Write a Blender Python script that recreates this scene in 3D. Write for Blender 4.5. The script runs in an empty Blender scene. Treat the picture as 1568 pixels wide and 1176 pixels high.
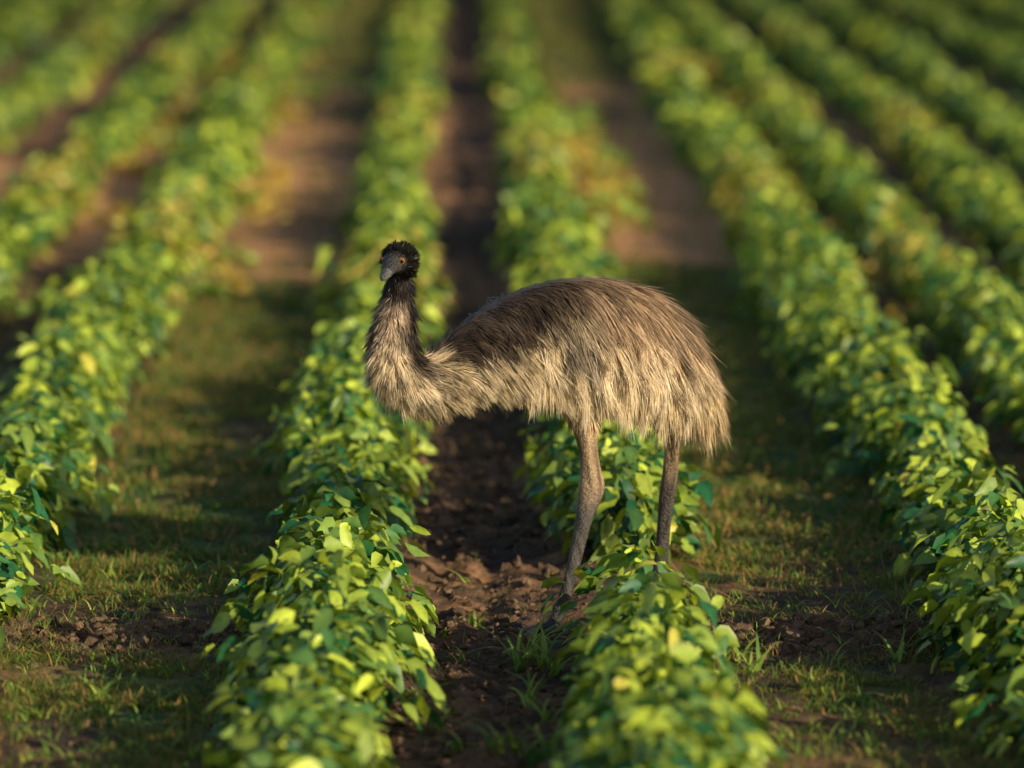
import bpy, math, numpy as np
from mathutils import Vector, Matrix
rng = np.random.default_rng(7)
sc = bpy.context.scene

# ---------------------------------------------------------------- camera
FPX = 7740.0
CAMH = 2.94
cam_d = bpy.data.cameras.new("camera"); cam = bpy.data.objects.new("camera", cam_d)
sc.collection.objects.link(cam); sc.camera = cam
cam.location = (0, 0, CAMH)
rx = math.radians(90) - math.atan(933 / FPX); rz = -math.atan(79 / FPX)
cam.rotation_euler = (rx, 0, rz)
cam_d.sensor_width = 36; cam_d.lens = FPX / 1568 * 36
cam_d.clip_start = 0.1; cam_d.clip_end = 6000
cam_d.dof.use_dof = True; cam_d.dof.focus_distance = 17.55; cam_d.dof.aperture_fstop = 1.35
RM = (Matrix.Rotation(rz, 3, 'Z') @ Matrix.Rotation(rx, 3, 'X'))
def W(px, py, d):
    r = RM @ Vector(((px - 784) / FPX, (588 - py) / FPX, -1.0))
    r = r * (d / r.y)
    return np.array([r.x, r.y, r.z + CAMH])

# ---------------------------------------------------------------- helpers
def vnoise(x, y, seed=0):
    r = np.random.default_rng(seed); T = r.random((256, 256))
    xi = np.floor(x).astype(int); yi = np.floor(y).astype(int)
    fx = x - xi; fy = y - yi
    fx = fx * fx * (3 - 2 * fx); fy = fy * fy * (3 - 2 * fy)
    g = lambda a, b: T[a % 256, b % 256]
    return (g(xi, yi) * (1 - fx) * (1 - fy) + g(xi + 1, yi) * fx * (1 - fy) + g(xi, yi + 1) * (1 - fx) * fy + g(xi + 1, yi + 1) * fx * fy)
def fbm(x, y, seed=0, o=3):
    s = 0; a = 1; t = 0
    for i in range(o):
        s = s + a * vnoise(x * 2**i, y * 2**i, seed + i); t += a; a *= .5
    return s / t
def norm(v):
    return v / np.maximum(np.linalg.norm(v, axis=-1, keepdims=True), 1e-9)
def sstep(a, b, x):
    t = np.clip((x - a) / (b - a), 0, 1); return t * t * (3 - 2 * t)

def make_mesh(name, verts, faces_tmpl, nrep, nv, col=None, smooth=True, mat=None):
    verts = np.asarray(verts, dtype=np.float32).reshape(-1, 3)
    flat = np.concatenate([np.array(f) for f in faces_tmpl]); tot = np.array([len(f) for f in faces_tmpl])
    loops = (flat[None, :] + (np.arange(nrep) * nv)[:, None]).ravel().astype(np.int32)
    tots = np.tile(tot, nrep)
    starts = np.concatenate([[0], np.cumsum(tots)[:-1]]).astype(np.int32)
    me = bpy.data.meshes.new(name)
    me.vertices.add(len(verts)); me.vertices.foreach_set("co", verts.ravel())
    me.loops.add(len(loops)); me.loops.foreach_set("vertex_index", loops)
    me.polygons.add(len(tots)); me.polygons.foreach_set("loop_start", starts)
    me.polygons.foreach_set("use_smooth", np.full(len(tots), smooth))
    me.update(calc_edges=True)
    if col is not None:
        at = me.color_attributes.new("col", 'FLOAT_COLOR', 'POINT')
        c = np.ones((len(verts), 4), dtype=np.float32); c[:, :3] = np.asarray(col).reshape(-1, 3)
        at.data.foreach_set("color", c.ravel())
    ob = bpy.data.objects.new(name, me); sc.collection.objects.link(ob)
    if mat: me.materials.append(mat)
    return ob

# ---------------------------------------------------------------- materials
def new_mat(name):
    m = bpy.data.materials.new(name); m.use_nodes = True
    nt = m.node_tree; nt.nodes.clear()
    out = nt.nodes.new("ShaderNodeOutputMaterial")
    return m, nt, out
def attr_mat(name, rough=.5, spec=.4, transl=0., noise_scale=60, noise_amt=.25, bump=0., bump_scale=100, tcol=(1, 1, 1)):
    m, nt, out = new_mat(name); N = nt.nodes; Lk = nt.links
    a = N.new("ShaderNodeAttribute"); a.attribute_name = "col"
    g = N.new("ShaderNodeNewGeometry")
    nz = N.new("ShaderNodeTexNoise"); nz.inputs["Scale"].default_value = noise_scale; nz.inputs["Detail"].default_value = 3
    Lk.new(g.outputs["Position"], nz.inputs["Vector"])
    mr = N.new("ShaderNodeMapRange"); mr.inputs["From Min"].default_value = .25; mr.inputs["From Max"].default_value = .75
    mr.inputs["To Min"].default_value = 1 - noise_amt; mr.inputs["To Max"].default_value = 1 + noise_amt
    Lk.new(nz.outputs["Fac"], mr.inputs["Value"])
    mul = N.new("ShaderNodeVectorMath"); mul.operation = 'SCALE'
    Lk.new(a.outputs["Color"], mul.inputs[0]); Lk.new(mr.outputs["Result"], mul.inputs["Scale"])
    p = N.new("ShaderNodeBsdfPrincipled"); p.inputs["Roughness"].default_value = rough
    p.inputs["Specular IOR Level"].default_value = spec
    Lk.new(mul.outputs["Vector"], p.inputs["Base Color"])
    if bump:
        n2 = N.new("ShaderNodeTexNoise"); n2.inputs["Scale"].default_value = bump_scale; n2.inputs["Detail"].default_value = 6
        Lk.new(g.outputs["Position"], n2.inputs["Vector"])
        b = N.new("ShaderNodeBump"); b.inputs["Strength"].default_value = bump; b.inputs["Distance"].default_value = .01
        Lk.new(n2.outputs["Fac"], b.inputs["Height"]); Lk.new(b.outputs["Normal"], p.inputs["Normal"])
    if transl > 0:
        t = N.new("ShaderNodeBsdfTranslucent")
        m2 = N.new("ShaderNodeVectorMath"); m2.operation = 'MULTIPLY'; m2.inputs[1].default_value = tcol
        Lk.new(mul.outputs["Vector"], m2.inputs[0]); Lk.new(m2.outputs["Vector"], t.inputs["Color"])
        mx = N.new("ShaderNodeMixShader"); mx.inputs[0].default_value = transl
        Lk.new(p.outputs[0], mx.inputs[1]); Lk.new(t.outputs[0], mx.inputs[2]); Lk.new(mx.outputs[0], out.inputs[0])
    else:
        Lk.new(p.outputs[0], out.inputs[0])
    return m
leaf_mat = attr_mat("crop_leaf", rough=.45, spec=.45, transl=.22, noise_scale=40, noise_amt=.2, tcol=(1.7, 1.5, .4))
grass_mat = attr_mat("grass_blade", rough=.6, spec=.2, transl=.3, noise_scale=8, noise_amt=.3, tcol=(1.3, 1.3, .7))
soil_mat = attr_mat("soil", rough=.95, spec=.1, noise_scale=14, noise_amt=.45, bump=1.0, bump_scale=45)
clod_mat = attr_mat("clod", rough=.95, spec=.1, noise_scale=60, noise_amt=.4, bump=.8, bump_scale=120)
feather_mat = attr_mat("feather", rough=.42, spec=.4, transl=.25, noise_scale=30, noise_amt=.15)
skin_mat = attr_mat("emu_skin", rough=.45, spec=.45, noise_scale=90, noise_amt=.35, bump=1.0, bump_scale=130)

# ---------------------------------------------------------------- rows
ROWS = [(-5.7, -5.8), (-4.75, -4.9), (-3.65, -3.9), (-2.72, -2.78), (-1.78, -1.86), (-.44, -.49), (.585, .52), (1.87, 2.00), (2.64, 2.70), (3.42, 3.55), (4.2, 4.45), (5.2, 5.45), (6.1, 6.4), (7.1, 7.4)]
def row_x(r, y):
    a, b = ROWS[r]; t = np.clip((y - 17) / 45, 0, 1)
    return a + (b - a) * t + .03 * np.sin(y * .35 + r * 2.1) * np.clip((y - 14) / 10, .3, 1)

def ground_z(x, y, fine=True):
    x = np.asarray(x, float); y = np.asarray(y, float)
    z = .10 * (fbm(x * .05, y * .05, 3) - .5) * sstep(25, 60, np.abs(y))
    near = sstep(130, 70, y) * sstep(0, 8, y) * sstep(12, 8, np.abs(x))
    mound = 0
    for r in range(len(ROWS)):
        dx = x - row_x(r, y); mound = mound + np.exp(-(dx / .2)**2)
    z = z + near * (.05 * mound - .02)
    edge = 17.25 + .25 * (fbm(x * .9, x * 0 + 3., 11) - .5) * 2
    z = z + .035 * np.exp(-((y - edge) / .12)**2) * near * (.2 + 1.2 * vnoise(x * 6, y * 6, 5)) * sstep(.55, .8, np.abs(x - .1))
    fur = np.exp(-((x - .05) / .3)**2) * near
    z = z - .035 * fur + .016 * fur * np.sin(x * 30 + 2 * np.sin(y * .8))
    if fine:
        z = z + near * (.05 * (fbm(x * 8, y * 8, 21, 4) - .5) * (.6 + 1.0 * fur) + .02 * (fbm(x * 2.2, y * 2.2, 31) - .5))
    return z

def bedcover(x, y):
    inbed = (sstep(-1.62, -1.45, x) * sstep(-.62, -.85, x)) + sstep(.76, .95, x) * sstep(1.75, 1.6, x) + .5 * sstep(2.05, 2.15, x) * sstep(2.5, 2.35, x) * sstep(24, 20, y)
    n = fbm(x * 1.6, y * .8, 41, 3)
    g = sstep(.37, .60, n - .03 + .19 * sstep(17.6, 19, y) * sstep(31, 27, y) - .36 * sstep(29, 33, y) * sstep(50, 44, y) + .14 * sstep(50, 56, y))
    return np.clip(inbed, 0, 1) * g

# ---------------------------------------------------------------- ground
def axis(segs):
    out = []
    for a, b, s in segs: out.append(np.arange(a, b, s))
    return np.concatenate(out + [[segs[-1][1]]])
gx = np.concatenate([-np.geomspace(3000, 9, 22), axis([(-8, -3, .1), (-3, 4, .03), (4, 9, .1)]), np.geomspace(10, 3000, 22)])
gy = np.concatenate([-np.geomspace(3000, 2, 16), axis([(0, 13, .3), (13, 24, .028), (24, 40, .09), (40, 100, .3)]), np.geomspace(103, 4000, 26)])
GX, GY = np.meshgrid(gx, gy)
GZ = ground_z(GX, GY)
nx, ny = len(gx), len(gy)
V = np.stack([GX, GY, GZ], -1).reshape(-1, 3)
cov = bedcover(GX, GY)
soil_d = np.array([.080, .054, .042]); soil_l = np.array([.62, .32, .15]); grs = np.array([.070, .125, .038]); grs2 = np.array([.22, .18, .055])
n1 = fbm(GX * 1.1, GY * .7, 51)[..., None]; n2 = fbm(GX * 6, GY * 6, 61)[..., None]
warm = (sstep(27.5, 31, GY) * sstep(54, 44, GY))[..., None] * sstep(.25, .55, fbm(GX * .9, GY * .25, 55))[..., None]
warm = warm * (1 - .85 * np.exp(-((GX - .12) / .3)**2))[..., None] * (1 - .6 * sstep(2.1, 2.4, GX))[..., None]
soil = soil_d + (soil_l - soil_d) * np.clip(sstep(.42, .75, n1 * .5 + n2 * .5) * .38 + warm * .9, 0, 1)
gc = grs + (grs2 - grs) * sstep(.4, .7, n2 * .5 + n1 * .5)
C = soil * (1 - cov[..., None]) + gc * cov[..., None]
C = C * (1 - .4 * sstep(44, 60, GY))[..., None]  # distant shade put into the ground colour
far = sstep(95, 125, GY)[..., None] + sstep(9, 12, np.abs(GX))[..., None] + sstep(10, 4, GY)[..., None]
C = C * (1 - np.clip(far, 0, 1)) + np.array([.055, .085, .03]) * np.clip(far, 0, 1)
ii, jj = np.meshgrid(np.arange(nx - 1), np.arange(ny - 1)); base = (jj * nx + ii).ravel()
Q = np.stack([base, base + 1, base + nx + 1, base + nx], -1).ravel().astype(np.int32)
me = bpy.data.meshes.new("ground"); me.vertices.add(len(V)); me.vertices.foreach_set("co", V.astype(np.float32).ravel())
me.loops.add(len(Q)); me.loops.foreach_set("vertex_index", Q)
me.polygons.add(len(base)); me.polygons.foreach_set("loop_start", (np.arange(len(base)) * 4).astype(np.int32))
me.polygons.foreach_set("use_smooth", np.ones(len(base), bool)); me.update(calc_edges=True)
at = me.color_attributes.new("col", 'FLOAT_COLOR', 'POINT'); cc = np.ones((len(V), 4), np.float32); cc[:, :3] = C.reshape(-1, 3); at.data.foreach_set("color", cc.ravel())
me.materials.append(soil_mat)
sc.collection.objects.link(bpy.data.objects.new("ground", me))

# ---------------------------------------------------------------- leaves
LU = np.array([0, .2, .2, .2, .48, .48, .48, .78, .78, .78, 1.])
LV = np.array([0, -1, 0, 1, -1, 0, 1, -1, 0, 1, 0.])
LW = np.array([0, .72, 0, .72, 1, 0, 1, .6, 0, .6, 0])
LF = [(0, 2, 1), (0, 3, 2), (1, 2, 5, 4), (2, 3, 6, 5), (4, 5, 8, 7), (5, 6, 9, 8), (7, 8, 10), (8, 9, 10)]
DU = np.array([0, .45, .45, 1.]); DV = np.array([0, -1, 1, 0.]); DW = np.array([0, 1, 1, 0.])
DF = [(0, 2, 3, 1)]
def leaves(p, d, n, L, w, droop, fold, col, lod):
    U, Vv, Ww = (LU, LV, LW) if lod == 0 else (DU, DV, DW)
    d = norm(d); n = norm(n - d * np.sum(n * d, -1, keepdims=True)); s = np.cross(d, n)
    u = U[None, :, None]
    P = p[:, None] + d[:, None] * (L[:, None, None] * u) + s[:, None] * (w[:, None, None] * (Vv * Ww)[None, :, None])
    P = P + n[:, None] * (fold[:, None, None] * w[:, None, None] * (np.abs(Vv) * Ww)[None, :, None])
    P[..., 2] -= (droop * L)[:, None] * (U**2)[None, :]
    P = P + n[:, None] * (.2 * w[:, None, None] * np.sin(U * 9 + 1)[None, :, None] * Vv[None, :, None] * rng.normal(0, 1, (len(p), 1, 1)))
    rib = 1 + .25 * (Vv == 0)[None, :, None]
    Cc = col[:, None] * rib
    return P.reshape(-1, 3), np.broadcast_to(Cc, P.shape).reshape(-1, 3)

def build_row(r):
    segs = [(12.6, 27., 0, 1.0), (27., 42., 1, 1.2), (42., 92., 1, 1.75)]
    xr = ROWS[r][0]
    Vs = {0: [], 1: []}; Cs = {0: [], 1: []}
    for (a, b, lod, size) in segs:
        if b <= 27 and abs(xr) > 3.5: lod = 1; size = 1.6
        y = a
        while y < b:
            y += rng.uniform(.17, .30)
            if r == 6 and 16.96 < y < 18.72: continue
            if r == 6 and y > 33 and rng.random() < .3: continue
            k = rng.uniform(.78, 1.16) * (1 + .12 * math.sin(y * 1.1 + r * 3))
            if r == 6 and 16.4 < y < 16.96: k = .92
            if y > 33 and r in (5, 6): k *= .88
            if abs(xr) > 2.0: k *= .88
            if y > 30: k *= .95
            if y > 26 and rng.random() < .05: continue
            if rng.random() < .10: k *= .62
            R = np.array([.188, .185, .25]) * k
            c = np.array([row_x(r, y) + rng.normal(0, .04), y, 0.]); c[2] = float(ground_z(c[0], c[1], False)) + .02
            n = int(200 * k * k / size**1.7)
            if lod == 1: n = int(n * 1.2)
            ct = rng.uniform(-.12, 1, n); ph = rng.uniform(0, 2 * math.pi, n); st = np.sqrt(np.maximum(0, 1 - ct**2))
            o = np.stack([st * np.cos(ph), st * np.sin(ph), ct], -1)
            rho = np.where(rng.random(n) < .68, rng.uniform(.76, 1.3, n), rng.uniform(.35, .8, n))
            lump = 1 + .26 * np.sin(ph * 3 + y * 7) * st + .12 * np.sin(ph * 5 + ct * 6 + y)
            p = c + o * R * (rho * lump)[:, None]
            p[:, 2] = np.maximum(p[:, 2], c[2] - .01) + .02
            az = ph + rng.normal(0, .75, n)
            d = np.stack([np.cos(az), np.sin(az), rng.normal(.12, .45, n) - .4 * (1 - ct)], -1)
            nn = np.stack([o[:, 0] * .75, o[:, 1] * .75, np.full(n, .75)], -1) + rng.normal(0, .5, (n, 3))
            L = rng.uniform(.048, .115, n) * size; w = L * rng.uniform(.23, .35, n)
            p = p - norm(d) * (L * .5)[:, None]
            t = np.clip(rng.normal(.34, .32, n) + .42 * (rho - .9), 0, 1)[:, None]  # pale tail paints sunlit highlights, rho term paints shade on inner leaves
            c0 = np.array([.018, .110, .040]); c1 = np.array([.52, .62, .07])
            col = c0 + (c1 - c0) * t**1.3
            col = col * rng.normal(1, .12)
            if y > 38: col = col * (1 - .42 * min(1, (y - 38) / 22))  # far leaves darkened in their colour, standing in for distant shade
            yel = rng.random(n) < .012
            col[yel] = np.array([.56, .52, .08]) * rng.uniform(.7, 1.1, (yel.sum(), 1))
            if y > 26 and r in (2, 3, 4, 5, 6, 7, 8, 9):
                pr = .40 * max(0, math.sin(y * .45 + r * 1.7))**2
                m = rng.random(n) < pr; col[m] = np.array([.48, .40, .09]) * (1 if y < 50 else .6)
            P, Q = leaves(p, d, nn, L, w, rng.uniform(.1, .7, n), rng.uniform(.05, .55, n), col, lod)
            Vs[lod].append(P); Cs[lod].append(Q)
    V0 = np.concatenate(Vs[0]) if Vs[0] else np.zeros((0, 3)); V1 = np.concatenate(Vs[1]) if Vs[1] else np.zeros((0, 3))
    C0 = np.concatenate(Cs[0]) if Cs[0] else np.zeros((0, 3)); C1 = np.concatenate(Cs[1]) if Cs[1] else np.zeros((0, 3))
    n0 = len(V0) // 11; n1 = len(V1) // 4
    Vv = np.concatenate([V0, V1]).astype(np.float32); Cc = np.concatenate([C0, C1])
    fl0 = np.concatenate([np.array(f) for f in LF]); t0 = np.array([len(f) for f in LF])
    loops = np.concatenate([(fl0[None] + (np.arange(n0) * 11)[:, None]).ravel(), (np.array(DF[0])[None] + len(V0) + (np.arange(n1) * 4)[:, None]).ravel()]).astype(np.int32)
    tots = np.concatenate([np.tile(t0, n0), np.full(n1, 4)]); starts = np.concatenate([[0], np.cumsum(tots)[:-1]]).astype(np.int32)
    me = bpy.data.meshes.new("crop_row"); me.vertices.add(len(Vv)); me.vertices.foreach_set("co", Vv.ravel())
    me.loops.add(len(loops)); me.loops.foreach_set("vertex_index", loops)
    me.polygons.add(len(tots)); me.polygons.foreach_set("loop_start", starts); me.polygons.foreach_set("use_smooth", np.ones(len(tots), bool))
    me.update(calc_edges=True)
    at = me.color_attributes.new("col", 'FLOAT_COLOR', 'POINT'); c4 = np.ones((len(Vv), 4), np.float32); c4[:, :3] = Cc; at.data.foreach_set("color", c4.ravel())
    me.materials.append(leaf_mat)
    ob = bpy.data.objects.new("crop_row", me); sc.collection.objects.link(ob)
for r in range(len(ROWS)): build_row(r)

# yellowing volunteer plants scattered over the far beds
vr = np.random.default_rng(12); VP, VC = [], []
for q in range(120):
    y = vr.uniform(27, 56)
    if q < 34: x = vr.uniform(.75, 1.15); y = vr.uniform(33, 44)
    elif q < 54: x = vr.uniform(-1.75, -1.3)
    elif q < 85: x = vr.uniform(2.15, 2.5)
    else: x = vr.uniform(-2.6, -2.0)
    n = 36; o = norm(vr.normal(0, 1, (n, 3))); o[:, 2] = np.abs(o[:, 2]); k = vr.uniform(.4, 1.0)
    p = np.array([x, y, float(ground_z(x, y, False))]) + o * np.array([.14, .14, .12]) * k
    cb = np.array([.56, .42, .10]) if vr.random() < .5 else np.array([.26, .38, .07])
    P, Q = leaves(p, o + vr.normal(0, .4, (n, 3)), np.array([0, 0, 1.]) + vr.normal(0, .5, (n, 3)), vr.uniform(.08, .14, n), vr.uniform(.02, .045, n), vr.uniform(.1, .5, n), np.full(n, .2), cb * vr.uniform(.6, 1.2, (n, 1)), 1)
    VP.append(P); VC.append(Q)
VP = np.concatenate(VP); make_mesh("yellowing_weeds", VP, DF, len(VP) // 4, 4, np.concatenate(VC), True, leaf_mat)

# ---------------------------------------------------------------- ribbons (grass, feathers)
def ribbons(p0, dirs, nrm, L, w, bend, col_root, col_tip, segs=4, tipw=.1):
    n = len(p0); S = np.linspace(0, 1, segs + 1)
    d = norm(dirs)
    ctr = p0[:, None] + d[:, None] * (L[:, None, None] * S[None, :, None]) + bend[:, None] * (S**2)[None, :, None]
    side = norm(np.cross(d, nrm))
    prof = (1 - S) ** .6 * (1 - tipw) + tipw; prof[0] = .7
    off = side[:, None] * (w[:, None, None] * .5 * prof[None, :, None])
    P = np.stack([ctr - off, ctr + off], 2).reshape(n, -1, 3)
    cc = col_root[:, None] * (1 - S)[None, :, None] + col_tip[:, None] * S[None, :, None]
    Cc = np.repeat(cc, 2, axis=1)
    F = [(2 * i, 2 * i + 1, 2 * i + 3, 2 * i + 2) for i in range(segs)]
    return P.reshape(-1, 3), Cc.reshape(-1, 3), F, (segs + 1) * 2

def grass(n, x0, x1, y0, y1, hmin, hmax, wd, seed_mode):
    x = rng.uniform(x0, x1, n); y = rng.uniform(y0, y1, n)
    c = bedcover(x, y) if seed_mode else np.full(n, .5)
    cl = fbm(x * 5, y * 5, 71, 3)
    keep = rng.random(n) < (.2 + .8 * c) * sstep(.3, .55, cl)
    x, y, c = x[keep], y[keep], c[keep]; n = len(x)
    z = ground_z(x, y) - .003
    az = rng.uniform(0, 2 * math.pi, n); lean = rng.uniform(.1, 1.0, n)
    d = np.stack([np.cos(az) * lean, np.sin(az) * lean, np.ones(n)], -1)
    nr = np.stack([-np.sin(az + 1.57), np.cos(az + 1.57), np.zeros(n)], -1) + rng.normal(0, .3, (n, 3))
    L = rng.uniform(hmin, hmax, n) * rng.choice([1, 1, 1, 1.6], n)
    b = np.stack([np.cos(az), np.sin(az), np.full(n, -.8)], -1) * (L * rng.uniform(.1, .6, n))[:, None]
    t = rng.random((n, 1)); dry = (rng.random((n, 1)) < .3)
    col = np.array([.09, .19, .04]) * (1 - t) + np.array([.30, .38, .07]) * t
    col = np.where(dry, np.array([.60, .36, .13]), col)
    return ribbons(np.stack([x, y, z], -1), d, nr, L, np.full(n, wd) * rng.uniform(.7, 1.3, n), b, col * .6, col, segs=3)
parts = []
for args in [(70000, -1.75, -.55, 13.5, 19, .02, .06, .0042, 1), (70000, .7, 1.9, 13.5, 19, .02, .06, .0042, 1),
             (36000, -1.75, -.6, 19, 31, .03, .06, .008, 1), (36000, .75, 1.9, 19, 31, .03, .06, .008, 1),
             (12000, -1.75, -.6, 31, 70, .04, .09, .02, 1), (12000, .75, 1.9, 31, 70, .04, .09, .02, 1),
             (3500, -.3, .4, 14, 24, .015, .04, .004, 0), (7000, 2.0, 2.5, 14, 30, .02, .05, .006, 0), (7000, -2.6, -2.0, 16, 30, .02, .05, .006, 0)]:
    parts.append(grass(*args))
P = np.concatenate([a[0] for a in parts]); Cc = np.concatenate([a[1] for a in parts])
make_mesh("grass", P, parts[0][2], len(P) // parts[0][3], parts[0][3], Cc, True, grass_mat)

# weed tufts with strap leaves
wp, wd_, wl, wn, wb = [], [], [], [], []
tufts = [(795, 1020, 14, .22), (815, 1000, 12, .22), (835, 1015, 10, .18), (850, 1030, 9, .16), (1130, 1015, 9, .13), (1160, 1030, 8, .12), (1385, 1010, 9, .12), (1250, 1060, 8, .10), (140, 1080, 9, .14),
         (660, 1110, 8, .14), (700, 1130, 6, .12), (790, 1150, 12, .17), (840, 1160, 11, .16), (760, 1155, 9, .15), (730, 945, 5, .12), (1330, 1110, 6, .09), (1480, 1090, 6, .10), (60, 980, 4, .08), (250, 1040, 5, .09), (1090, 1090, 6, .10), (1200, 1140, 7, .10), (1140, 1150, 6, .10), (290, 880, 6, .08), (330, 870, 5, .07), (1180, 880, 5, .07), (1290, 930, 5, .07),
         (815, 1070, 9, .14), (835, 1110, 9, .15), (700, 1010, 4, .08), (680, 960, 4, .09), (720, 880, 4, .09), (640, 1070, 5, .1)]
tr = np.random.default_rng(99)
for q in range(460):
    if q % 2: tufts.append((tr.uniform(0, 360), tr.uniform(830, 1176), 4, tr.uniform(.03, .085)))
    else: tufts.append((tr.uniform(1085, 1500), tr.uniform(830, 1176), 4, tr.uniform(.03, .085)))
for (px, py, k, h) in tufts:
    Z = CAMH * FPX / (py + 345); x = (px - 705) * Z / FPX
    for i in range(k):
        az = rng.uniform(0, 6.28); xx = x + rng.normal(0, .015); yy = Z + rng.normal(0, .015)
        wp.append([xx, yy, float(ground_z(xx, yy))]); ln = rng.uniform(.1, .6)
        wd_.append([math.cos(az) * ln, math.sin(az) * ln, 1]); L = h * rng.uniform(.7, 1.3); wl.append(L)
        wn.append([math.cos(az), math.sin(az), .3]); wb.append([math.cos(az) * L * .5, math.sin(az) * L * .5, -L * rng.uniform(.2, .75)])
wp, wd_, wl, wn, wb = map(np.array, (wp, wd_, wl, wn, wb)); n = len(wp)
t = rng.random((n, 1)); col = np.array([.13, .30, .06]) * (1 - t) + np.array([.45, .52, .10]) * t
P, Cc, F, nv = ribbons(wp, wd_, wn, wl, rng.uniform(.09, .13, n) * np.minimum(wl, .13), wb, col, col, segs=6)
make_mesh("weeds", P, F, n, nv, Cc, True, grass_mat)
a = np.array([[1.62, 16.75, .02]])
P, Cc, F, nv = ribbons(a, np.array([[.16, .05, .10]]), np.array([[0, -1., 0]]), np.array([.2]), np.array([.009]), np.array([[.0, 0, .03]]), np.array([[.7, .6, .45]]), np.array([[.8, .7, .5]]), segs=6)
make_mesh("dry_stalk", P, F, 1, nv, Cc, True, grass_mat)

# ---------------------------------------------------------------- clods
import bmesh
bm = bmesh.new(); bmesh.ops.create_icosphere(bm, subdivisions=2, radius=1); bm.verts.ensure_lookup_table()
IV = np.array([v.co[:] for v in bm.verts]); IF = [tuple(v.index for v in f.verts) for f in bm.faces]; bm.free()
def clods(n, fx, fy, s0, s1):
    x, y = fx(n), fy(n); s = s0 + (s1 - s0) * rng.random(n)**4
    ax = rng.uniform(.5, 1.2, (n, 1, 3)) * np.array([1, 1, .7]); V = IV[None] * ax
    for k in range(3):
        dv = norm(rng.normal(0, 1, (n, 1, 3))); V = V + dv * (.28 * np.sin(3.1 * np.sum(V * dv, -1, keepdims=True) + rng.uniform(0, 6, (n, 1, 1))))
    V = V * (1 + rng.normal(0, .08, (n, len(IV), 1)))
    V = V * s[:, None, None]; V = V + np.stack([x, y, ground_z(x, y) + s * .05], -1)[:, None]
    t = rng.random((n, 1, 1)); c = np.array([.085, .056, .04]) * (1 - t) + np.array([.24, .15, .095]) * t
    return V.reshape(-1, 3), np.broadcast_to(c, V.shape).reshape(-1, 3)
cs = [clods(4200, lambda n: rng.normal(.06, .19, n), lambda n: rng.uniform(13.8, 25, n), .003, .034),
      clods(2200, lambda n: rng.uniform(-1.7, -.6, n), lambda n: rng.normal(17.25, .13, n), .003, .036),
      clods(2200, lambda n: rng.uniform(.8, 1.9, n), lambda n: rng.normal(17.2, .15, n), .003, .036),
      clods(3600, lambda n: rng.uniform(-1.8, 2.0, n), lambda n: rng.uniform(14, 20, n), .003, .02)]
make_mesh("soil_clods", np.concatenate([c[0] for c in cs]), IF, sum(len(c[0]) for c in cs) // len(IV), len(IV), np.concatenate([c[1] for c in cs]), False, clod_mat)

# ================================================================= EMU
emu = bpy.data.objects.new("emu", None); sc.collection.objects.link(emu)
emu.location = (0.5, 17.75, 0)
bpy.context.view_layer.update()
def adopt(ob):
    ob.parent = emu; ob.matrix_parent_inverse = Matrix.Translation(-Vector(emu.location))
tubeV, tubeF = [], []
def tube(cs, a, b, ref=(0, 1, 0), seg=20, egg=0.):
    cs = np.array(cs, float); a = np.array(a, float); b = np.array(b, float)
    tt = np.linspace(0, len(cs) - 1, (len(cs) - 1) * 4 + 1)
    def cr(A):
        A = np.asarray(A); out = []
        for q in tt:
            i = min(int(q), len(cs) - 2); f = q - i
            p0 = A[max(i - 1, 0)]; p1 = A[i]; p2 = A[i + 1]; p3 = A[min(i + 2, len(cs) - 1)]
            out.append(.5 * (2 * p1 + (p2 - p0) * f + (2 * p0 - 5 * p1 + 4 * p2 - p3) * f * f + (3 * p1 - p0 - 3 * p2 + p3) * f**3))
        return np.array(out)
    C, A, B = cr(cs), np.maximum(cr(a), .002), np.maximum(cr(b), .002)
    T = norm(np.gradient(C, axis=0)); S = np.array(ref, float)[None] - T * (T @ np.array(ref, float))[:, None]; S = norm(S); N = np.cross(T, S)
    o = sum(len(v) for v in tubeV); an = np.linspace(0, 2 * math.pi, seg, endpoint=False)
    nup = np.sign(N[len(N) // 2, 2]) or 1
    wid = 1 - egg * np.sin(an) * nup
    V = C[:, None] + S[:, None] * (B[:, None, None] * (np.cos(an) * wid)[None, :, None]) + N[:, None] * (A[:, None, None] * np.sin(an)[None, :, None])
    V = np.concatenate([V.reshape(-1, 3), C[:1], C[-1:]]); tubeV.append(V)
    m = len(C)
    for i in range(m - 1):
        for j in range(seg):
            k = (j + 1) % seg
            tubeF.append((o + i * seg + j, o + i * seg + k, o + (i + 1) * seg + k, o + (i + 1) * seg + j))
    e0 = o + m * seg; e1 = e0 + 1
    for j in range(seg):
        k = (j + 1) % seg; tubeF.append((e0, o + k, o + j)); tubeF.append((e1, o + (m - 1) * seg + j, o + (m - 1) * seg + k))
    return C, A, B, T, N * nup
SP = [(614, 412, 17.45, .036, .036), (612, 440, 17.46, .040, .040), (608, 475, 17.46, .052, .050), (603, 515, 17.46, .061, .059), (605, 550, 17.46, .070, .068), (626, 578, 17.48, .075, .075),
      (662, 582, 17.52, .085, .085), (702, 568, 17.57, .118, .115), (752, 546, 17.62, .160, .155), (805, 529, 17.67, .194, .19), (862, 523, 17.72, .222, .22), (920, 525, 17.78, .230, .235),
      (972, 537, 17.84, .213, .225), (1016, 561, 17.89, .165, .185), (1052, 590, 17.93, .105, .13), (1076, 614, 17.96, .055, .075), (1088, 630, 17.98, .02, .03)]
spine = tube([W(*s[:3]) for s in SP], [s[3] for s in SP], [s[4] for s in SP], seg=32, egg=.12)
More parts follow.
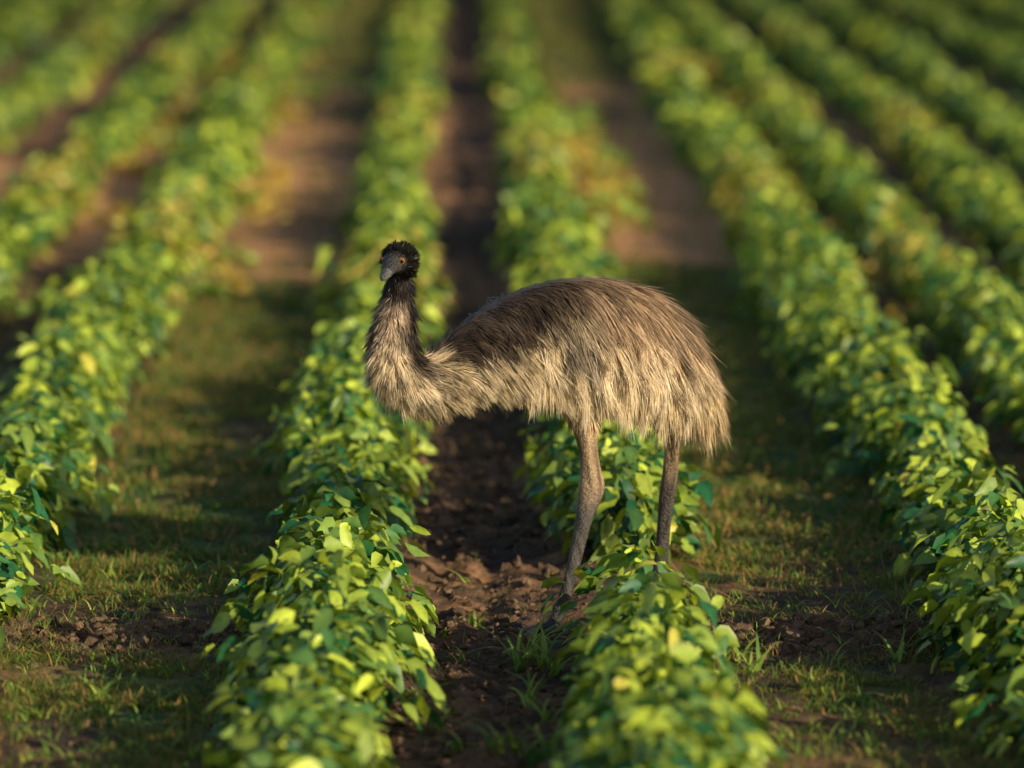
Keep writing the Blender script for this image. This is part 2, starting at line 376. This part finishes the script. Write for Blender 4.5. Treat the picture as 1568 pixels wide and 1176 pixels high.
# head
HK = 1.18
D = norm(np.array([-.42, -.84, -.16])); H0 = W(609, 400, 17.42)
HS = [(-.062, .010, .010), (-.052, .026, .025), (-.03, .038, .036), (-.005, .042, .041), (.02, .038, .039), (.038, .029, .032), (.052, .020, .025), (.067, .0155, .021), (.083, .012, .017), (.097, .008, .011), (.104, .003, .004)]
tube([H0 + (D * s + np.array([0, 0, -.55 * max(0, s - .03)**1.1])) * HK for s, _, _ in HS], [h[1] * HK for h in HS], [h[2] * HK for h in HS], ref=(1, -.5, 0))
# legs
g1 = W(846, 966, 17.37); g2 = W(1010, 908, 18.16)
g1[2] = float(ground_z(g1[0], g1[1])) + .022; g2[2] = float(ground_z(g2[0], g2[1])) + .022
L1 = [(885, 575, 17.66, .10), (887, 615, 17.62, .070), (893, 643, 17.60, .050), (900, 683, 17.58, .036), (904, 718, 17.57, .037), (906, 745, 17.565, .047), (901, 768, 17.55, .040), (893, 800, 17.52, .030), (882, 850, 17.47, .0245), (869, 900, 17.42, .023), (856, 940, 17.38, .025)]
tube([W(*s[:3]) for s in L1] + [g1], [s[3] for s in L1] + [.024], [s[3] * .9 for s in L1] + [.024], seg=16)
L2 = [(1022, 575, 17.93, .10), (1030, 618, 17.96, .064), (1033, 643, 17.98, .044), (1030, 680, 18.0, .031), (1026, 725, 18.02, .029), (1022, 755, 18.05, .031), (1017, 800, 18.08, .026), (1013, 850, 18.12, .026), (1010, 880, 18.14, .031)]
tube([W(*s[:3]) for s in L2] + [g2], [s[3] for s in L2] + [.024], [s[3] * .9 for s in L2] + [.024], seg=16)
def toes(g, ang):
    for da, ln in [(-.5, .115), (0, .165), (.5, .105)]:
        a = ang + da; d = np.array([math.cos(a), math.sin(a), 0])
        pts = [g + d * t * ln - np.array([0, 0, z]) for t, z in [(-.1, 0), (.2, .002), (.5, .008), (.8, .011), (1.0, .014), (1.18, .018)]]
        tube(pts, [.018, .018, .014, .013, .009, .003], [.022, .020, .015, .014, .009, .003], ref=(-math.sin(a), math.cos(a), 0), seg=10)
toes(g1, math.radians(235)); toes(g2, math.radians(225))
me = bpy.data.meshes.new("tmp"); me.from_pydata([tuple(v) for v in np.concatenate(tubeV)], [], tubeF); me.update()
tmp = bpy.data.objects.new("tmp", me); sc.collection.objects.link(tmp)
md = tmp.modifiers.new("r", 'REMESH'); md.mode = 'VOXEL'; md.voxel_size = .0065; md.use_smooth_shade = True
ms = tmp.modifiers.new("s", 'SMOOTH'); ms.factor = .5; ms.iterations = 4
dg = bpy.context.evaluated_depsgraph_get()
bme = bpy.data.meshes.new_from_object(tmp.evaluated_get(dg)); bpy.data.objects.remove(tmp)
body = bpy.data.objects.new("body", bme); sc.collection.objects.link(body)
nvb = len(bme.vertices); bv = np.zeros(nvb * 3, np.float32); bme.vertices.foreach_get("co", bv); bv = bv.reshape(-1, 3).astype(float)
SC, SA, SB, ST, SN = spine
def spine_info(P):
    out_i = np.zeros(len(P), int)
    for k in range(0, len(P), 20000):
        q = P[k:k + 20000]; dd = np.linalg.norm(q[:, None] - SC[None], axis=-1) / (SA[None] + .05); out_i[k:k + 20000] = dd.argmin(1)
    i = out_i; h = np.sum((P - SC[i]) * SN[i], -1) / SA[i]
    return i / 4.0, h, i
ZLEG = W(900, 642, 17.65)[2]
def regions(P):
    s, h, i = spine_info(P)
    q = P - H0; pr = q @ D; hd = pr / HK; rad = np.linalg.norm(q, axis=-1)
    perp = np.linalg.norm(q - D * pr[:, None] + np.array([0, 0, .5]) * np.maximum(pr - .035, 0)[:, None], axis=-1)
    ishead = (rad < .085 * HK) & (s < .8) & (q[:, 2] > -.058) | (hd > .02) & (rad < .19) & (perp < .052)
    isleg = (P[:, 2] < ZLEG) & (P[:, 0] > W(820, 600, 17.6)[0])
    return s, h, i, hd, ishead, isleg
def body_color(P):
    s, h, i, hd, ishead, isleg = regions(P); n = len(P)
    s_ = s[:, None]; h_ = h[:, None]
    lf = fbm(P[:, 0] * 10 + P[:, 1] * 4, P[:, 2] * 3.5 + P[:, 1] * 4, 81)[:, None]
    tan = np.array([1.0, .78, .50]); brown = np.array([.42, .28, .18]); black = np.array([.04, .028, .022]); buff = np.array([1.0, .80, .54]); grey = np.array([.66, .50, .37])
    c = np.tile(tan, (n, 1))
    hl = h_ + .8 * (lf - .5)
    c = c + (brown - c) * sstep(.42, .75, hl) * .85
    sh = sstep(6.0, 6.8, s_) * sstep(11.2, 9.0, s_) * sstep(.30, .62, hl)
    c = c + (black * 1.6 - c) * sh * .88
    wing_shadow = np.exp(-((s_ - 9.9) / .35)**2) * sstep(-.15, 0.15, h_) * sstep(.75, .45, h_); c = c + (np.array([.20, .17, .16]) - c) * wing_shadow * .8  # grey shadow at the wing fold, painted into the feather colour
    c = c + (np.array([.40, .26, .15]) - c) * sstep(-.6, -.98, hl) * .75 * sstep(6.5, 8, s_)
    tail = sstep(12.6, 14, s_); c = c + (np.array([.82, .57, .31]) - c) * tail * .6
    nk = sstep(6.6, 5.4, s_)
    ncol = grey + (buff - grey) * sstep(2.0, 4.0, s_)
    ncol = ncol + (black * 1.5 - ncol) * sstep(.3, .75, h_) * sstep(6, 4.5, s_)
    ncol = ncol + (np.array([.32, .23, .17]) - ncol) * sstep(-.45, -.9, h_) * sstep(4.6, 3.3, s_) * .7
    c = c + (ncol - c) * nk
    up = sstep(1.9, 1.1, s_); c = c + (black - c) * up
    c[ishead] = np.array([.02, .017, .015])
    return c * (.55 + .9 * lf), (s, h, i, hd, ishead, isleg)
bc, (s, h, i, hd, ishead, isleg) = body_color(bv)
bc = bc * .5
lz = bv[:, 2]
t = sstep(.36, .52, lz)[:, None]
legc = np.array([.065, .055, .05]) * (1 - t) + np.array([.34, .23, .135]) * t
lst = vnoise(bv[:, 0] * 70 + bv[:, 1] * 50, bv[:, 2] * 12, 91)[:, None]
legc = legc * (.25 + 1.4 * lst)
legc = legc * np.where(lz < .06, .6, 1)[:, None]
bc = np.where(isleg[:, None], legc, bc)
bc[ishead & (hd > .035)] = np.array([.035, .034, .036])
bc[ishead & (hd > .075)] = np.array([.10, .10, .10])
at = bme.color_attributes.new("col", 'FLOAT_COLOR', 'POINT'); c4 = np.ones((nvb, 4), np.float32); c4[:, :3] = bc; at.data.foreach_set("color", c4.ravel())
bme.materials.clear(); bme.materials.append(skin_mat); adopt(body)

bme.calc_loop_triangles(); nt_ = len(bme.loop_triangles); tri = np.zeros(nt_ * 3, np.int32); bme.loop_triangles.foreach_get("vertices", tri); tri = tri.reshape(-1, 3)
A_, B_, C_ = bv[tri[:, 0]], bv[tri[:, 1]], bv[tri[:, 2]]
fn = np.cross(B_ - A_, C_ - A_); ar = np.linalg.norm(fn, axis=1); fn = norm(fn)
ctr_t = (A_ + B_ + C_) / 3
hw = np.where(np.linalg.norm(ctr_t - H0, axis=1) < .11, 4.0, 1.0) * np.where(ctr_t[:, 0] < W(650, 500, 17.5)[0], 2.0, 1.0)
pw = ar * hw
def sample(n):
    k = rng.choice(nt_, n, p=pw / pw.sum()); u = rng.random((n, 1)); v = rng.random((n, 1)); m = (u + v) > 1
    u = np.where(m, 1 - u, u); v = np.where(m, 1 - v, v)
    return A_[k] + (B_[k] - A_[k]) * u + (C_[k] - A_[k]) * v, fn[k]
def flow(P, Nn, s, i):
    T = ST[i]; down = np.array([0, 0, -1.0])
    a = np.interp(s, [0, 4, 6, 8, 10, 11.5, 13, 15], [1, 1, .9, .55, .22, .16, .4, .8]); b = np.interp(s, [0, 4, 6, 8, 11, 13, 15], [.2, .3, .5, .8, 1.0, 1., .8])
    d = T * a[:, None] + down * b[:, None]
    d = d - Nn * np.sum(d * Nn, -1, keepdims=True)
    return norm(d)
from mathutils.kdtree import KDTree
side = norm(np.cross(D, [0, 0, 1.])); upv = np.cross(side, D)
EYE = {sg: H0 + (D * .032 + side * sg * .0295 + upv * .010) * HK for sg in (1, -1)}
def feather_set(n, nguide):
    P, Nn = sample(n)
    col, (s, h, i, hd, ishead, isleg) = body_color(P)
    eyed = np.minimum(np.linalg.norm(P - EYE[1], axis=1), np.linalg.norm(P - EYE[-1], axis=1))
    keep = ~isleg & ~(ishead & (hd > .022)) & (eyed > .022)
    P, Nn, col, s, h, i, ishead, hd = P[keep], Nn[keep], col[keep], s[keep], h[keep], i[keep], ishead[keep], hd[keep]
    n = len(P)
    d = flow(P, Nn, s, i)
    L0 = np.interp(s, [0, 1, 3, 5, 6.5, 8, 11, 13, 15, 16], [.022, .030, .055, .07, .085, .11, .15, .16, .155, .14])
    L0 = L0 * (1 - .65 * sstep(-.3, -.85, h) * sstep(6, 7.5, s) * sstep(14.5, 13.5, s))
    L0 = np.where(P[:, 2] < ZLEG + .07, np.minimum(L0, .042), L0)
    L0 = np.where((P[:, 2] < ZLEG + .07) & (s > 12.8), .12, L0)
    L0 = np.where(ishead, .024, L0)
    lift = np.interp(s, [0, 1, 3, 5, 6.5, 8, 12, 15], [.6, .7, .95, .65, .34, .18, .13, .16])
    top = sstep(.55, .8, h) * sstep(6.5, 7.5, s)
    lift = lift * (1 - .7 * top)
    lift = np.where(ishead, 1.3, lift)
    d = np.where(ishead[:, None], norm(-D[None] * .6 + np.array([0, 0, .3])), d)
    gi = rng.choice(n, nguide, replace=False)
    kd = KDTree(nguide)
    for q, g in enumerate(gi): kd.insert(P[g], q)
    kd.balance()
    near = np.array([kd.find(p)[1] for p in P])
    gr = np.random.default_rng(5)
    rag = np.interp(s[gi], [0, 11, 13.5, 16], [.18, .2, .26, .30])[:, None]
    gd = gr.normal(0, 1, (nguide, 3)) * rag * (1 - .5 * top[gi])[:, None]; gd = gd - Nn[gi] * (np.maximum(0, np.sum(gd * Nn[gi], -1)) * top[gi])[:, None]
    gd = norm(d[gi] + Nn[gi] * (lift[gi][:, None]) + gd)
    gL = L0[gi] * gr.uniform(.7, 1.4, nguide)
    gb = gr.normal(0, .13, (nguide, 3)) * (1 - .6 * top[gi])[:, None]
    gbend = np.stack([np.zeros(nguide), np.zeros(nguide), -gL * .22], -1) + gb * gL[:, None]
    gtip = P[gi] + gd * gL[:, None] + gbend
    gtone = gr.uniform(.5, 1.45, (nguide, 1))
    jit = rng.normal(0, .12, (n, 3)) * (1 - .4 * top)[:, None]
    dirs = norm(d + Nn * lift[:, None] + jit)
    L = L0 * rng.uniform(.6, 1.25, n)
    bend = gbend[near] * (L / gL[near])[:, None] + rng.normal(0, .09, (n, 3)) * L[:, None]
    cl = np.interp(s, [0, 2, 5, 8], [0, .35, .55, .65]) * rng.uniform(.5, 1.1, n) * (1 - .4 * top)
    tgt = gtip[near] + rng.normal(0, .008, (n, 3))
    twist = norm(Nn + rng.normal(0, .28, (n, 3)))
    tone = gtone[near] * rng.uniform(.7, 1.3, (n, 1))
    dk = rng.random((n, 1)) < .13
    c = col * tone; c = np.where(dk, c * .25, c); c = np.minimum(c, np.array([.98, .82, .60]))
    wd = np.interp(s, [0, 2, 5, 8], [.0024, .0026, .0028, .0030]) * rng.uniform(.6, 1.2, n)
    return ribbons_c(P - Nn * .002, dirs, twist, L, wd, bend, c * .85, c, tgt, cl, 5)
def ribbons_c(p0, dirs, nrm, L, w, bend, cr, ct, tgt, cl, segs):
    S = np.linspace(0, 1, segs + 1)
    ctr = p0[:, None] + dirs[:, None] * (L[:, None, None] * S[None, :, None]) + bend[:, None] * (S**2)[None, :, None]
    ctr = ctr + (tgt - ctr[:, -1])[:, None] * (cl[:, None] * (S**1.5)[None])[:, :, None]
    side = norm(np.cross(dirs, nrm)); prof = np.array([.8, 1, 1, .85, .6, .12])
    off = side[:, None] * (w[:, None, None] * .5 * prof[None, :, None])
    P = np.stack([ctr - off, ctr + off], 2).reshape(-1, 3)
    ct2 = ct * .8
    S3 = S[None, :, None]
    cc = np.where(S3 < .6, cr[:, None] + (ct - cr)[:, None] * (S3 / .6), ct[:, None] + (ct2 - ct)[:, None] * ((S3 - .6) / .4))
    F = [(2 * i, 2 * i + 1, 2 * i + 3, 2 * i + 2) for i in range(segs)]
    return P, np.repeat(cc, 2, axis=1).reshape(-1, 3), F, (segs + 1) * 2
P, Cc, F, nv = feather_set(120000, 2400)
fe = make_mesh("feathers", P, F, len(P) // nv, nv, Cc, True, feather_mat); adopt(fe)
# eyes
def ico(name, c, r, mat):
    b = bmesh.new(); bmesh.ops.create_uvsphere(b, u_segments=20, v_segments=12, radius=r)
    m = bpy.data.meshes.new(name); b.to_mesh(m); b.free()
    for p in m.polygons: p.use_smooth = True
    o = bpy.data.objects.new(name, m); o.location = c; sc.collection.objects.link(o); m.materials.append(mat)
    o.parent = emu; o.matrix_parent_inverse = Matrix.Translation(-Vector(emu.location)); return o
def flat(name, col, rough):
    m, nt, out = new_mat(name); p = nt.nodes.new("ShaderNodeBsdfPrincipled"); p.inputs["Base Color"].default_value = (*col, 1); p.inputs["Roughness"].default_value = rough
    nt.links.new(p.outputs[0], out.inputs[0]); return m
iris = flat("iris", (.36, .14, .03), .15); pup = flat("pupil", (.005, .005, .005), .08)
for sg, nm in ((1, "right"), (-1, "left")):
    o = norm(side * sg * .62 + D * .78 + upv * .1)
    c = EYE[sg]
    ico("eye_" + nm, c, .012, iris); ico("pupil_" + nm, c + o * .0062, .0078, pup)

# ---------------------------------------------------------------- light
EL, AZ = math.radians(19), math.radians(135)
w = bpy.data.worlds.new("World"); sc.world = w; w.use_nodes = True; nt = w.node_tree
sky = nt.nodes.new("ShaderNodeTexSky"); sky.sky_type = 'NISHITA'; sky.sun_disc = False; sky.sun_elevation = EL; sky.sun_rotation = AZ
bg = nt.nodes["Background"]; bg.inputs[1].default_value = .10; nt.links.new(sky.outputs[0], bg.inputs[0])
sd = bpy.data.lights.new("sun", 'SUN'); sd.energy = 5; sd.angle = math.radians(.5); sd.color = (1, .86, .58)
so = bpy.data.objects.new("sun", sd); sc.collection.objects.link(so)
Sv = Vector((math.cos(EL) * math.sin(AZ), math.cos(EL) * math.cos(AZ), math.sin(EL)))
so.rotation_euler = Sv.to_track_quat('Z', 'Y').to_euler()
sc.view_settings.view_transform = 'Standard'; sc.view_settings.look = 'None'; sc.view_settings.exposure = 0
